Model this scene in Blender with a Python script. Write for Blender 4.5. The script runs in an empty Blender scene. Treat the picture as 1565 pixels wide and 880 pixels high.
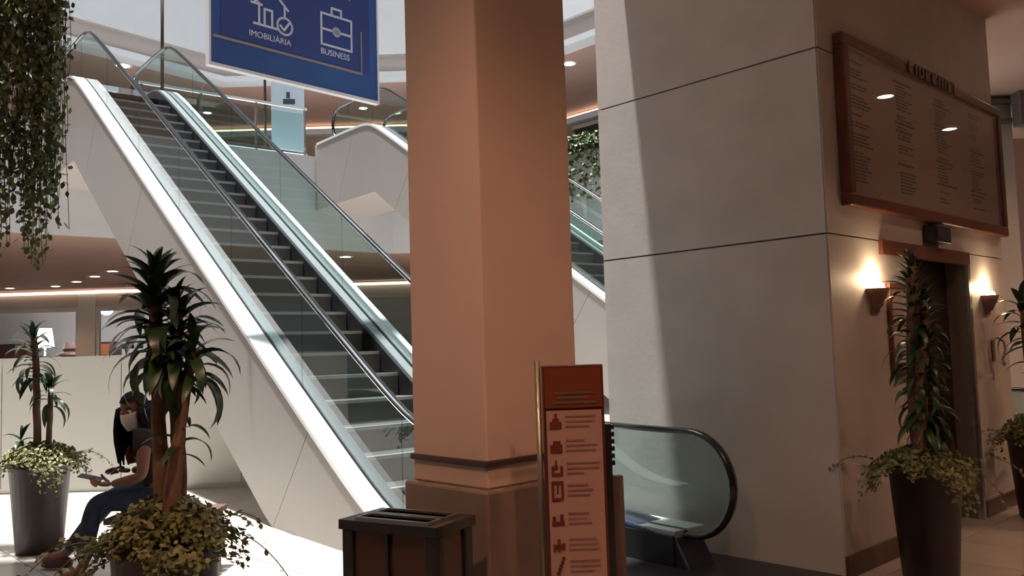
import bpy, bmesh, math, random
from mathutils import Vector, Matrix, Euler
random.seed(7)
R = math.radians
scene = bpy.context.scene
COL = scene.collection

# ------------------------------------------------------------------ camera
CAM_H = 1.45
F_PX, PITCH, ROLL, GRID = 1320.6, 0.0720, -0.0301, -0.8127
cam = bpy.data.cameras.new('camera')
cam.sensor_fit = 'HORIZONTAL'; cam.sensor_width = 36.0
cam.lens = 36.0 * F_PX / 1565.0
cam.clip_end = 200
camo = bpy.data.objects.new('camera', cam); COL.objects.link(camo)
_fw = Vector((0, math.cos(PITCH), math.sin(PITCH))); _u0 = Vector((0, -math.sin(PITCH), math.cos(PITCH))); _r0 = Vector((1, 0, 0))
_rt = _r0 * math.cos(ROLL) + _u0 * math.sin(ROLL); _up = _u0 * math.cos(ROLL) - _r0 * math.sin(ROLL)
camo.matrix_world = Matrix(((_rt.x, _up.x, -_fw.x, 0), (_rt.y, _up.y, -_fw.y, 0), (_rt.z, _up.z, -_fw.z, CAM_H), (0, 0, 0, 1)))
scene.camera = camo

# ------------------------------------------------------------------ world, daylight, exposure
w = bpy.data.worlds.new('world'); scene.world = w; w.use_nodes = True
w.node_tree.nodes['Background'].inputs[0].default_value = (0.78, 0.86, 1.0, 1)
w.node_tree.nodes['Background'].inputs[1].default_value = 0.10
vs = scene.view_settings
vs.view_transform = 'Standard'; vs.look = 'None'; vs.gamma = 1.0; vs.exposure = 0.22; vs.use_curve_mapping = False

def area_light(name, loc, rot, sx, sy, power, color):
    l = bpy.data.lights.new(name, 'AREA'); l.shape = 'RECTANGLE'; l.size = sx; l.size_y = sy; l.energy = power; l.color = color
    o = bpy.data.objects.new(name, l); COL.objects.link(o); o.location = loc; o.rotation_euler = rot
    return o
SKYLIGHT = area_light('atrium_skylight', (-3.0, 12.0, 24.0), (0, 0, GRID), 16.0, 14.0, 2200, (0.86, 0.93, 1.0))
sun_l = bpy.data.lights.new('sun', 'SUN'); sun_l.energy = 9.5; sun_l.angle = R(2.2); sun_l.color = (1.0, 0.98, 0.95)
sun_o = bpy.data.objects.new('sun', sun_l); COL.objects.link(sun_o); sun_o.location = (-4, 8, 20)

# ------------------------------------------------------------------ helpers
VA = Vector((math.cos(GRID), math.sin(GRID), 0)); VB = Vector((-math.sin(GRID), math.cos(GRID), 0))
# daylight falls almost straight down the atrium
sun_o.rotation_euler = (VA * .075 + VB * .095 + Vector((0, 0, -1))).to_track_quat('-Z', 'Y').to_euler()
def AB(a, b, z=0.0): return VA * a + VB * b + Vector((0, 0, z))
ESC_AZ = R(39)
ESC_P = Vector((-1.326, 6.548, 0))
VE = Vector((-math.sin(ESC_AZ), math.cos(ESC_AZ), 0)); VN = Vector((math.cos(ESC_AZ), math.sin(ESC_AZ), 0))
def SN(s, n, z=0.0): return ESC_P + VE * s + VN * n + Vector((0, 0, z))
def ray(x, y): return _rt * ((x - 782.5) / F_PX) - _up * ((y - 440) / F_PX) + _fw
def at_z(x, y, z):
    d = ray(x, y); return Vector((0, 0, CAM_H)) + d * ((z - CAM_H) / d.z)
def at_y(x, y, Y):
    d = ray(x, y); return Vector((0, 0, CAM_H)) + d * (Y / d.y)

MATS = {}
def mat(name, col, rough=0.5, metal=0.0, var=0.0, scale=6.0, bump=0.0, bscale=40.0, emit=None, estr=0.0, spec=0.5, coat=0.0, col2=None, stretch=None):
    if name in MATS: return MATS[name]
    m = bpy.data.materials.new(name); m.use_nodes = True; MATS[name] = m
    nt = m.node_tree; b = nt.nodes['Principled BSDF']
    b.inputs['Base Color'].default_value = (*col, 1); b.inputs['Roughness'].default_value = rough
    b.inputs['Metallic'].default_value = metal; b.inputs['Specular IOR Level'].default_value = spec
    b.inputs['Coat Weight'].default_value = coat
    if emit:
        b.inputs['Emission Color'].default_value = (*emit, 1); b.inputs['Emission Strength'].default_value = estr
    tc = nt.nodes.new('ShaderNodeTexCoord'); mp = nt.nodes.new('ShaderNodeMapping')
    nt.links.new(tc.outputs['Object'], mp.inputs['Vector'])
    if stretch: mp.inputs['Scale'].default_value = stretch
    if var > 0 or col2:
        n = nt.nodes.new('ShaderNodeTexNoise'); n.inputs['Scale'].default_value = scale; n.inputs['Detail'].default_value = 6
        nt.links.new(mp.outputs[0], n.inputs['Vector'])
        rp = nt.nodes.new('ShaderNodeValToRGB')
        c2 = col2 if col2 else tuple(max(0, c * (1 - var)) for c in col)
        c1 = col if col2 else tuple(min(1, c * (1 + var * .5)) for c in col)
        rp.color_ramp.elements[0].position = 0.3; rp.color_ramp.elements[1].position = 0.7
        rp.color_ramp.elements[0].color = (*c2, 1); rp.color_ramp.elements[1].color = (*c1, 1)
        nt.links.new(n.outputs['Fac'], rp.inputs[0]); nt.links.new(rp.outputs[0], b.inputs['Base Color'])
    if bump > 0:
        n2 = nt.nodes.new('ShaderNodeTexNoise'); n2.inputs['Scale'].default_value = bscale; n2.inputs['Detail'].default_value = 4
        nt.links.new(mp.outputs[0], n2.inputs['Vector'])
        bp = nt.nodes.new('ShaderNodeBump'); bp.inputs['Strength'].default_value = bump; bp.inputs['Distance'].default_value = 0.02
        nt.links.new(n2.outputs['Fac'], bp.inputs['Height']); nt.links.new(bp.outputs[0], b.inputs['Normal'])
    return m
def glass(name, tint=(0.86, 0.93, 0.91), refl=1.0, rough=0.02):
    m = bpy.data.materials.new(name); m.use_nodes = True; nt = m.node_tree
    for n in list(nt.nodes):
        if n.type != 'OUTPUT_MATERIAL': nt.nodes.remove(n)
    out = [n for n in nt.nodes if n.type == 'OUTPUT_MATERIAL'][0]
    t = nt.nodes.new('ShaderNodeBsdfTransparent'); t.inputs[0].default_value = (*tint, 1)
    g = nt.nodes.new('ShaderNodeBsdfGlossy'); g.inputs['Roughness'].default_value = rough
    fr = nt.nodes.new('ShaderNodeFresnel'); fr.inputs[0].default_value = 1.5
    mu = nt.nodes.new('ShaderNodeMath'); mu.operation = 'MULTIPLY'; mu.inputs[1].default_value = refl
    mx = nt.nodes.new('ShaderNodeMixShader'); ge = nt.nodes.new('ShaderNodeNewGeometry')
    su = nt.nodes.new('ShaderNodeMath'); su.operation = 'SUBTRACT'; su.inputs[0].default_value = 1.0; su.use_clamp = True
    nt.links.new(ge.outputs['Backfacing'], su.inputs[1])          # outer faces reflect, inner faces only let light through
    m0 = nt.nodes.new('ShaderNodeMath'); m0.operation = 'MULTIPLY'
    nt.links.new(fr.outputs[0], m0.inputs[0]); nt.links.new(su.outputs[0], m0.inputs[1])
    nt.links.new(m0.outputs[0], mu.inputs[0]); nt.links.new(mu.outputs[0], mx.inputs[0])
    nt.links.new(t.outputs[0], mx.inputs[1]); nt.links.new(g.outputs[0], mx.inputs[2]); nt.links.new(mx.outputs[0], out.inputs[0])
    MATS[name] = m; return m

class MB:
    """collects geometry for ONE mesh object"""
    def __init__(s): s.v = []; s.f = []; s.m = []; s.sm = []
    def add(s, vs, fs, mi=0, smooth=False):
        o = len(s.v); s.v += [tuple(v) for v in vs]
        for f in fs: s.f.append(tuple(i + o for i in f)); s.m.append(mi); s.sm.append(smooth)
        return s
    def box(s, x0, x1, y0, y1, z0, z1, mi=0):
        v = [(x0, y0, z0), (x1, y0, z0), (x1, y1, z0), (x0, y1, z0), (x0, y0, z1), (x1, y0, z1), (x1, y1, z1), (x0, y1, z1)]
        return s.add(v, [(0, 3, 2, 1), (4, 5, 6, 7), (0, 1, 5, 4), (1, 2, 6, 5), (2, 3, 7, 6), (3, 0, 4, 7)], mi)
    def prism(s, pts, z0, z1, mi=0):
        n = len(pts); v = [(p[0], p[1], z0) for p in pts] + [(p[0], p[1], z1) for p in pts]
        return s.add(v, [tuple(range(n))[::-1], tuple(range(n, 2 * n))] + [(i, (i + 1) % n, n + (i + 1) % n, n + i) for i in range(n)], mi)
    def prism_x(s, pts, x0, x1, mi=0):     # pts are (y, z)
        n = len(pts); v = [(x0, p[0], p[1]) for p in pts] + [(x1, p[0], p[1]) for p in pts]
        return s.add(v, [tuple(range(n))[::-1], tuple(range(n, 2 * n))] + [(i, (i + 1) % n, n + (i + 1) % n, n + i) for i in range(n)], mi)
    def band_x(s, lo, hi, x0, x1, mi=0):   # solid strip between two (y,z) polylines of equal length
        n = len(lo); v = []
        for a, b in zip(lo, hi): v += [(x0, *a), (x1, *a), (x1, *b), (x0, *b)]
        f = []
        for i in range(n - 1):
            p, q = 4 * i, 4 * i + 4
            for k in range(4): f.append((p + k, p + (k + 1) % 4, q + (k + 1) % 4, q + k))
        f += [(3, 2, 1, 0), (4 * n - 4, 4 * n - 3, 4 * n - 2, 4 * n - 1)]
        return s.add(v, f, mi)
    def tube(s, pts, r, seg=8, mi=0, flat=1.0, caps=True):
        pts = [Vector(p) for p in pts]; n = len(pts); rr = r if isinstance(r, (list, tuple)) else [r] * n
        v = []; f = []; prev = None
        for i, p in enumerate(pts):
            t = (pts[min(i + 1, n - 1)] - pts[max(i - 1, 0)]).normalized()
            if prev is None: a = t.orthogonal().normalized() if abs(t.x) > .5 else Vector((1, 0, 0)); a = (a - t * a.dot(t)).normalized()
            else: a = (prev - t * prev.dot(t)).normalized()
            prev = a; b = t.cross(a)
            for k in range(seg):
                an = 2 * math.pi * k / seg
                v.append(p + a * math.cos(an) * rr[i] + b * math.sin(an) * rr[i] * flat)
        for i in range(n - 1):
            for k in range(seg): f.append((i * seg + k, i * seg + (k + 1) % seg, (i + 1) * seg + (k + 1) % seg, (i + 1) * seg + k))
        if caps: f += [tuple(range(seg))[::-1], tuple(range((n - 1) * seg, n * seg))]
        return s.add(v, f, mi, True)
    def lathe(s, prof, seg=24, mi=0, c=(0, 0), a0=0, a1=2 * math.pi):
        full = abs(a1 - a0 - 2 * math.pi) < 1e-6; m = seg if full else seg + 1; v = []; f = []
        for r, z in prof:
            for k in range(m):
                an = a0 + (a1 - a0) * k / seg; v.append((c[0] + r * math.cos(an), c[1] + r * math.sin(an), z))
        for i in range(len(prof) - 1):
            for k in range(seg):
                k2 = (k + 1) % m if full else k + 1
                f.append((i * m + k, i * m + k2, (i + 1) * m + k2, (i + 1) * m + k))
        return s.add(v, f, mi, True)
    def ball(s, c, r, seg=10, rings=8, mi=0):
        prof = []; rx, ry, rz = r if isinstance(r, tuple) else (r, r, r)
        v = []; f = []
        for i in range(rings + 1):
            ph = math.pi * i / rings
            for k in range(seg):
                an = 2 * math.pi * k / seg
                v.append((c[0] + rx * math.sin(ph) * math.cos(an), c[1] + ry * math.sin(ph) * math.sin(an), c[2] + rz * math.cos(ph)))
        for i in range(rings):
            for k in range(seg): f.append((i * seg + k, (i + 1) * seg + k, (i + 1) * seg + (k + 1) % seg, i * seg + (k + 1) % seg))
        return s.add(v, f, mi, True)
    def mesh(s, name, mats):
        me = bpy.data.meshes.new(name); me.from_pydata(s.v, [], s.f)
        for m in (mats if isinstance(mats, (list, tuple)) else [mats]): me.materials.append(MATS[m] if isinstance(m, str) else m)
        me.polygons.foreach_set('material_index', s.m); me.polygons.foreach_set('use_smooth', s.sm)
        bm = bmesh.new(); bm.from_mesh(me); bmesh.ops.recalc_face_normals(bm, faces=bm.faces); bm.to_mesh(me); bm.free()
        me.update(); return me
    def build(s, name, mats, parent=None, bevel=0.0, **kw):
        o = bpy.data.objects.new(name, s.mesh(name, mats)); COL.objects.link(o)
        if parent: o.parent = parent
        if bevel:
            b = o.modifiers.new('bevel', 'BEVEL'); b.width = bevel; b.segments = 2; b.limit_method = 'ANGLE'
        for k, val in kw.items(): o[k] = val
        return o
def link(name, me, parent=None, loc=(0, 0, 0), rot=(0, 0, 0), scale=(1, 1, 1)):
    o = bpy.data.objects.new(name, me); COL.objects.link(o); o.parent = parent
    o.location = loc; o.rotation_euler = rot; o.scale = scale; return o
def tag(o, label=None, cat=None, group=None, kind=None):
    if label: o['label'] = label
    if cat: o['category'] = cat
    if group: o['group'] = group
    if kind: o['kind'] = kind
    return o
def thing(name, label, cat, loc=(0, 0, 0), rz=0.0, group=None):
    o = bpy.data.objects.new(name, None); COL.objects.link(o); o.location = loc; o.rotation_euler = (0, 0, rz)
    o.empty_display_size = .1
    return tag(o, label, cat, group)
def struct(o, label=None): return tag(o, label, None, None, 'structure')
def text_mesh(body, size, depth=0.002):
    cu = bpy.data.curves.new('t', 'FONT'); cu.body = body; cu.size = size; cu.extrude = depth; cu.align_x = 'CENTER'
    o = bpy.data.objects.new('t', cu); COL.objects.link(o)
    bpy.context.view_layer.update()
    me = bpy.data.meshes.new_from_object(o.evaluated_get(bpy.context.evaluated_depsgraph_get()))
    bpy.data.objects.remove(o); return me
def spot(name, loc, power, color, size=R(110), blend=.6, rad=.06, rot=(0, 0, 0), parent=None):
    l = bpy.data.lights.new(name, 'SPOT'); l.energy = power; l.color = color; l.spot_size = size; l.spot_blend = blend; l.shadow_soft_size = rad
    o = bpy.data.objects.new(name, l); COL.objects.link(o); o.location = loc; o.rotation_euler = rot; o.parent = parent; return o
def point(name, loc, power, color, rad=.05, parent=None):
    l = bpy.data.lights.new(name, 'POINT'); l.energy = power; l.color = color; l.shadow_soft_size = rad
    o = bpy.data.objects.new(name, l); COL.objects.link(o); o.location = loc; o.parent = parent; return o

# ------------------------------------------------------------------ materials
WARM = (1.0, 0.58, 0.37)
mat('floor_tile', (0.53, 0.49, 0.45), 0.22, var=.10, scale=3, bump=.02)
mat('floor_tile_b', (0.50, 0.46, 0.42), 0.25, var=.10, scale=3, bump=.02)
mat('grout', (0.30, 0.27, 0.24), 0.8)
mat('pillar_stone', (0.60, 0.55, 0.515), 0.55, var=.10, scale=2.2, bump=.05, bscale=25)
mat('pillar_stone_warm', (0.62, 0.52, 0.44), 0.5, var=.08, scale=2.2, bump=.04, bscale=25)
mat('seam', (0.17, 0.145, 0.13), 0.8)
mat('column_paint', (0.66, 0.475, 0.38), 0.6, var=.06, scale=1.5, bump=.02)
mat('column_base', (0.24, 0.165, 0.125), 0.4, var=.15, scale=9)
mat('dark_moulding', (0.06, 0.035, 0.028), 0.35)
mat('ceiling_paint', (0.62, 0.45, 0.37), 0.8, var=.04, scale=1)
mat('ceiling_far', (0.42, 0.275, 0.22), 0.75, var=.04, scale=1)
mat('fascia_white', (0.60, 0.62, 0.64), 0.6, var=.04, scale=1)
mat('fascia_taupe', (0.42, 0.37, 0.34), 0.7, var=.04, scale=1)
mat('upper_wall', (0.36, 0.23, 0.17), 0.7, var=.15, scale=.7)
mat('shop_wall', (0.68, 0.66, 0.63), 0.7, var=.05, scale=1)
mat('shop_dark', (0.03, 0.028, 0.028), 0.3)
mat('partition_white', (0.60, 0.60, 0.555), 0.5, var=.03, scale=1)
mat('clad', (0.35, 0.325, 0.305), 0.38, var=.04, scale=.8)
mat('clad_soffit', (0.60, 0.56, 0.53), 0.5, var=.04, scale=.8)
mat('deck_white', (0.92, 0.93, 0.94), 0.30, metal=.25)
mat('deck_steel', (0.62, 0.70, 0.71), 0.28, metal=.8)
mat('skirt_dark', (0.030, 0.032, 0.036), 0.3, metal=.3)
mat('step_metal', (0.17, 0.17, 0.165), 0.42, metal=.6, bump=.4, bscale=60, stretch=(9, .2, .2))
mat('step_nose', (0.5, 0.49, 0.47), 0.4, metal=.5)
mat('rubber', (0.014, 0.014, 0.015), 0.22, spec=.6, coat=.6)
mat('plate_dark', (0.045, 0.043, 0.043), 0.35, metal=.6, bump=.2, bscale=90)
mat('newel_plastic', (0.018, 0.024, 0.045), 0.3)
glass('glass_rail', (0.80, 0.89, 0.87), 1.3)
glass('glass_clear', (0.94, 0.95, 0.95), 1.0)
glass('glass_board', (0.93, 0.90, 0.88), 1.6, 0.01)
mat('steel', (0.62, 0.62, 0.60), 0.25, metal=.9)
mat('chrome', (0.85, 0.85, 0.85), 0.08, metal=1)
mat('sign_blue', (0.030, 0.125, 0.40), 0.55, col2=(0.026, 0.085, 0.33), scale=1.2)
mat('sign_navy', (0.036, 0.075, 0.32), 0.55, col2=(0.024, 0.055, 0.24), scale=1.5)
mat('sign_white', (0.85, 0.88, 0.93), 0.5)
mat('sign_print', (0.72, 0.80, 1.0), 0.5)
mat('sign_gold', (0.36, 0.30, 0.30), 0.4)
mat('wood_frame', (0.16, 0.055, 0.032), 0.35, var=.3, scale=14, stretch=(1, .12, 1))
mat('board_panel', (0.56, 0.47, 0.42), 0.6)
mat('board_text', (0.14, 0.085, 0.07), 0.6)
mat('door_brown', (0.02, 0.008, 0.007), 0.35, var=.2, scale=6)
mat('pot_brown', (0.032, 0.017, 0.015), 0.45, var=.15, scale=5)
mat('soil', (0.03, 0.02, 0.014), 0.95, bump=.6)
mat('cane', (0.22, 0.13, 0.085), 0.85, var=.35, scale=20, bump=.5, bscale=60, stretch=(1, 1, .4))
mat('leaf_dark', (0.016, 0.045, 0.013), 0.35, var=.35, scale=3)
mat('leaf_mid', (0.030, 0.075, 0.020), 0.38, var=.35, scale=3)
mat('cover_leaf', (0.17, 0.18, 0.055), 0.55, col2=(0.08, 0.088, 0.022), scale=5)
mat('cover_leaf_b', (0.30, 0.29, 0.11), 0.55, col2=(0.14, 0.145, 0.04), scale=5)
mat('vine_leaf', (0.15, 0.175, 0.045), 0.45, col2=(0.07, 0.085, 0.02), scale=2)
mat('vine_leaf_b', (0.22, 0.24, 0.085), 0.45, col2=(0.05, 0.07, 0.02), scale=2)
mat('vine_stem', (0.07, 0.06, 0.03), 0.7)
mat('bin_black', (0.012, 0.011, 0.011), 0.25, coat=.3)
mat('bin_bronze', (0.09, 0.048, 0.038), 0.15, metal=.55)
mat('totem_body', (0.10, 0.022, 0.014), 0.35)
mat('totem_red', (0.17, 0.032, 0.011), 0.45)
mat('totem_face', (0.42, 0.255, 0.215), 0.4)
mat('totem_icon', (0.13, 0.022, 0.012), 0.5)
mat('totem_text', (0.27, 0.13, 0.105), 0.5)
mat('totem_metal', (0.28, 0.25, 0.20), 0.35, metal=.8)
mat('board_brown', (0.13, 0.085, 0.068), 0.5)
mat('skin', (0.23, 0.108, 0.072), 0.55)
mat('hair', (0.006, 0.005, 0.006), 0.65, spec=.2, bump=.4, bscale=70, stretch=(6, 6, .3))
mat('mask_white', (0.74, 0.72, 0.74), 0.7)
mat('shirt', (0.022, 0.014, 0.014), 0.8, var=.2, scale=12)
mat('shirt_print', (0.24, 0.045, 0.02), 0.8, var=.4, scale=30)
mat('denim', (0.026, 0.050, 0.105), 0.8, var=.3, scale=14, bump=.2, bscale=120)
mat('shoe', (0.07, 0.03, 0.028), 0.5)
mat('phone', (0.02, 0.02, 0.022), 0.2)
mat('eye_white', (0.7, 0.7, 0.7), 0.2)
mat('eye_dark', (0.02, 0.012, 0.01), 0.15)
mat('bench_wood', (0.14, 0.085, 0.065), 0.45, var=.3, scale=8, stretch=(.2, 1, 1))
mat('bench_leg', (0.05, 0.045, 0.042), 0.5)
mat('sconce_clay', (0.20, 0.10, 0.075), 0.5)
mat('lamp_warm', (1, .9, .7), .5, emit=(1.0, 0.80, 0.52), estr=14)
mat('lamp_disc', (1, 1, 1), .5, emit=(1.0, 0.86, 0.68), estr=12)
mat('lamp_cool', (1, 1, 1), .5, emit=(0.93, 0.96, 1.0), estr=6)
mat('cove_glow', (1, .9, .8), .5, emit=(1.0, 0.74, 0.54), estr=2.2)
mat('banner_blue', (0.50, 0.60, 0.68), 0.5)
mat('banner_dark', (0.04, 0.06, 0.08), 0.5)
mat('kiosk_brown', (0.15, 0.075, 0.05), 0.5, var=.2, scale=3)
mat('corridor_wall', (0.62, 0.61, 0.60), 0.7, var=.04, scale=1)
mat('corridor_pink', (0.48, 0.34, 0.29), 0.7)
mat('grey_metal', (0.22, 0.20, 0.19), 0.5, metal=.4)
mat('orange_card', (0.45, 0.12, 0.035), 0.6)
mat('dark_goods', (0.035, 0.033, 0.036), 0.5)
mat('red_goods', (0.16, 0.03, 0.02), 0.5)
mat('pink_goods', (0.50, 0.30, 0.27), 0.6)
mat('yellow_goods', (0.55, 0.38, 0.14), 0.6)
mat('baseboard_brown', (0.10, 0.05, 0.035), 0.35, var=.2, scale=6)


# ------------------------------------------------------------------ the setting
KA, KB = -2.549, 5.157            # near corner of the big pillar in grid coordinates
def ab_pts(l): return [AB(a, b) for a, b in l]

# ground floor: dark grout bed with tiles where the photograph shows the floor
fl = MB().box(-30, 16, -8, 32, -.30, -.012).build('floor', 'grout')
struct(fl, 'beige polished tile floor of the mall')
fl_rest = MB()
T = .60
tile_me = [MB().box(.003, T - .003, .003, T - .003, -.012, 0).mesh('tile', m) for m in ('floor_tile', 'floor_tile_b')]
def seen_tile(i, j):
    a, b = i * T, j * T
    return (-11.4 <= a < -4.9 and 0.0 <= b < 5.9) or (-2.5 <= a < -.6 and 4.8 <= b < 9.5)
ntile = 0
for i in range(-40, 20):
    for j in range(-12, 45):
        c = AB((i + .5) * T, (j + .5) * T)
        if not (-17 < c.x < 9 and 1 < c.y < 27): continue
        if seen_tile(i, j) and ntile < 290:
            ntile += 1
            link('tile', tile_me[(i * 7 + j * 3) % 2 if (i * 5 + j * 11) % 4 else 0], fl, AB(i * T, j * T), (0, 0, GRID))
        else:
            p = [AB(i * T + .003, j * T + .003), AB(i * T + T - .003, j * T + .003), AB(i * T + T - .003, j * T + T - .003), AB(i * T + .003, j * T + T - .003)]
            fl_rest.prism([(q.x, q.y) for q in p], -.012, 0)
fl_rest.build('tiling', 'floor_tile', fl, kind='stuff')

# slab above the camera (with the atrium opening cut out) and the next storey's slab above it
near = [Vector((-20, -9, 0)), Vector((17, -9, 0)), Vector((17, 14, 0)), Vector((8.5, 14, 0)), AB(-4.1, 14), AB(-4.1, 2.02), AB(-7.03, 2.02), Vector((-20, 6.5, 0))]
struct(MB().prism(near, 4.30, 5.80).build('ceiling', 'ceiling_paint'), 'plain warm ceiling over the right-hand walkway')

# far side: first-floor slab
far_edge = [SN(11.2, -10), SN(11.2, 7.3), Vector((.2, 20.2, 0)), Vector((1.75, 18.85, 0)), Vector((7.0, 13.4, 0))]
far_out = [Vector((16, 20, 0)), Vector((5, 31, 0)), Vector((-26, 31, 0)), Vector((-30, 18, 0))]
FLOOR2, SOFF2 = 5.80, 3.75
s2 = MB().prism(far_edge + far_out, SOFF2 + .02, FLOOR2).build('floor', 'fascia_white')
struct(s2, 'white edge and floor of the upper gallery')
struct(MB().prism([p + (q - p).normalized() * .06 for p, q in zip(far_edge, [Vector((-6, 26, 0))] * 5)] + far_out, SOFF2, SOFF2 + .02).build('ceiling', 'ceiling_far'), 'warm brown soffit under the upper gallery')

# second storey: ceiling over the gallery with stepped fascia (white band, taupe recess, white lip)
fas = [Vector((-16, 11.6, 0)), Vector((-7.45, 22.5, 0)), Vector((-.4, 22.5, 0)), Vector((7.4, 14.3, 0))]
def off(poly, d):     # move a polyline outward (away from the atrium)
    out = []
    for i, p in enumerate(poly):
        ns = []
        for a, b in ((i - 1, i), (i, i + 1)):
            if 0 <= a and b < len(poly):
                t = (poly[b] - poly[a]).normalized(); ns.append(Vector((-t.y, t.x, 0)))
        n = sum(ns, Vector()).normalized(); k = 1 / max(.5, n.dot(ns[0])); out.append(p + n * d * k)
    return out
def ribbon(poly, d0, d1, z0, z1, name, m, label):
    a, b = off(poly, d0), off(poly, d1)
    return struct(MB().prism(a + b[::-1], z0, z1).build(name, m), label)
ribbon(fas, 0.0, .5, 9.45, 11.2, 'trim_1', 'fascia_white', 'white band along the top storey edge')
ribbon(fas, .12, .5, 8.95, 9.45, 'trim_2', 'fascia_taupe', 'taupe recess below the white storey band')
ribbon(fas, 0.02, .5, 8.80, 8.95, 'trim_3', 'fascia_white', 'narrow white lip under the taupe recess')
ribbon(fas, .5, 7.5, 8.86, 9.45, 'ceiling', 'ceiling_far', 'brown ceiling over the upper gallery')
ribbon(fas, 0.5, 7.5, 11.0, 11.2, 'ceiling', 'fascia_white', 'slab of the top storey')
ribbon(fas, 4.9, 5.3, FLOOR2, 8.86, 'wall_upper', 'upper_wall', 'brown shop wall of the upper gallery')
cv = ribbon(fas, 4.80, 4.90, 8.70, 8.79, 'trim_4', 'cove_glow', 'glowing cove strip at the top of the gallery shop wall')
ribbon(fas, 4.6, 4.90, 8.50, 8.68, 'trim_5', 'fascia_white', 'pale ledge below the gallery cove strip')
# gallery shop openings: dark glass in pale frames
wl = off(fas, 4.9)
def shopfront(i, t0, t1, z1, label, m='shop_dark'):
    p, q = wl[i], wl[i + 1]; d = (q - p); rz = math.atan2(d.y, d.x); L = d.length
    e = thing('shop_front', label, 'shop front', p + d * t0 + Vector((d.y, -d.x, 0)).normalized() * .01 + Vector((0, 0, FLOOR2)), rz); wd = L * (t1 - t0)
    MB().box(0, wd, -.06, 0, 0, z1).build('glazing', m, e)
    for k in range(4): x = wd * k / 3; MB().box(x - .04, x + .04, -.10, -.02, 0, z1).build('mullion', 'grey_metal', e)
    MB().box(-.04, wd + .04, -.12, -.02, z1, z1 + .12).build('header', 'fascia_taupe', e)
shopfront(0, .50, .66, 2.1, 'dark glazed shop front behind the escalator top')
shopfront(1, .10, .34, 1.9, 'dark glazed shop front above the gallery glass railing')
shopfront(1, .48, .70, 2.2, 'dark glazed shop front right of the pale blue banner')
shopfront(2, .05, .42, 2.52, 'dark glazed shop front above the hanging greenery')

# ground floor: far shop facade
YF = 27.0
struct(MB().box(-26, 6, YF + 3.4, YF + 3.6, 0, SOFF2).build('wall_back', 'shop_wall'), 'pale rear wall inside the ground floor shop')
struct(MB().box(-26, 6, YF, YF + .3, 3.20, 3.62).build('trim_6', 'fascia_taupe'), 'taupe bulkhead above the ground floor shop window')
struct(MB().box(-26, 6, YF - .12, YF - .02, 3.62, 3.70).build('trim_7', 'cove_glow'), 'glowing cove strip above the ground floor shop')
struct(MB().box(-26, 6, YF, YF + .12, 0, 1.0).build('wall_front', 'shop_wall'), 'low stall riser under the shop window')
for k, (px0, px1) in enumerate(((120, 146), (236, 262), (-80, -62))):
    x0, x1 = at_y(px0, 500, YF).x, at_y(px1, 500, YF).x
    struct(MB().box(x0, x1, YF - .05, YF + .3, 0, 3.62).build('trim_%d' % (8 + k), 'partition_white'), 'white shop post between the window bays')
def window(n, px0, px1):
    x0, x1 = at_y(px0, 500, YF).x, at_y(px1, 500, YF).x
    o = struct(MB().box(x0, x1, YF + .08, YF + .10, 1.0, 3.2).build('window_%d' % n, 'glass_clear'), 'clear shop window pane')
    fr = MB().box(x0, x1, YF + .02, YF + .16, 3.06, 3.20).box(x0, x0 + .1, YF + .02, YF + .16, 1, 3.06).box(x1 - .1, x1, YF + .02, YF + .16, 1, 3.06)
    fr.build('window_frame', 'fascia_white', o)
window(1, -62, 120); window(2, 146, 236)

# ground floor: white hoarding panels
hx = [-8.6, -7.2, -5.84, -4.48, -3.12, -1.9]
pt = struct(MB().box(-8.6, -1.9, 9.90, 9.94, 0, .06).build('wall_left', 'partition_white'), 'white head-high hoarding between the planters and the shop')
for a, b in zip(hx[:-1], hx[1:]):
    MB().box(a + .006, b - .006, 9.88, 9.93, .06, 1.60 if a > -5 else 1.53).build('panel', 'partition_white', pt)

# big stone pillar: core with joints, panels in courses
PL, PW = 1.845, 3.25
D0, D1, DH = 1.27, 2.32, 2.07
def ab_box(mb, a0, a1, b0, b1, z0, z1):
    return mb.prism(ab_pts([(a0, b0), (a1, b0), (a1, b1), (a0, b1)]), z0, z1)
core = MB(); i_ = .02
ab_box(core, KA - PL + i_, KA - i_, KB + i_, KB + D0, 0, 9.4); ab_box(core, KA - PL + i_, KA - i_, KB + D1, KB + PW, 0, 9.4)
ab_box(core, KA - PL + i_, KA - .22, KB + D0, KB + D1, 0, DH); ab_box(core, KA - PL + i_, KA - i_, KB + D0, KB + D1, DH, 9.4)
pil = struct(core.build('wall_right', 'seam'), 'broad stone-clad pillar with the directory board on its side')
rows = [(0.0, 2.120), (2.132, 3.318), (3.330, 4.6), (4.612, 9.4)]
for z0, z1 in rows:
    ab_box(MB(), KA - PL, KA - .010, KB, KB + i_, z0, z1).build('panel', 'pillar_stone', pil)
    ab_box(MB(), KA - PL, KA - PL + i_, KB + i_, KB + PW, z0, z1).build('panel', 'pillar_stone', pil)
    if z0 > 0: ab_box(MB(), KA - i_, KA, KB + .006, KB + PW, z0, z1).build('panel', 'pillar_stone', pil)
for b0, b1, z0, z1 in ((.006, D0, 0, 2.122), (D1, PW, 0, 2.122), (D0, D1, DH, 2.122)):
    ab_box(MB(), KA - i_, KA, KB + b0, KB + b1, z0, z1).build('panel', 'pillar_stone', pil)
bs = MB(); ab_box(bs, KA, KA + .02, KB - .004, KB + D0 - .12, 0, .13); ab_box(bs, KA, KA + .02, KB + D1 + .1, KB + PW, 0, .13)
struct(bs.build('baseboard_right', 'baseboard_brown'), 'dark brown skirting along the pillar side')
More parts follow.
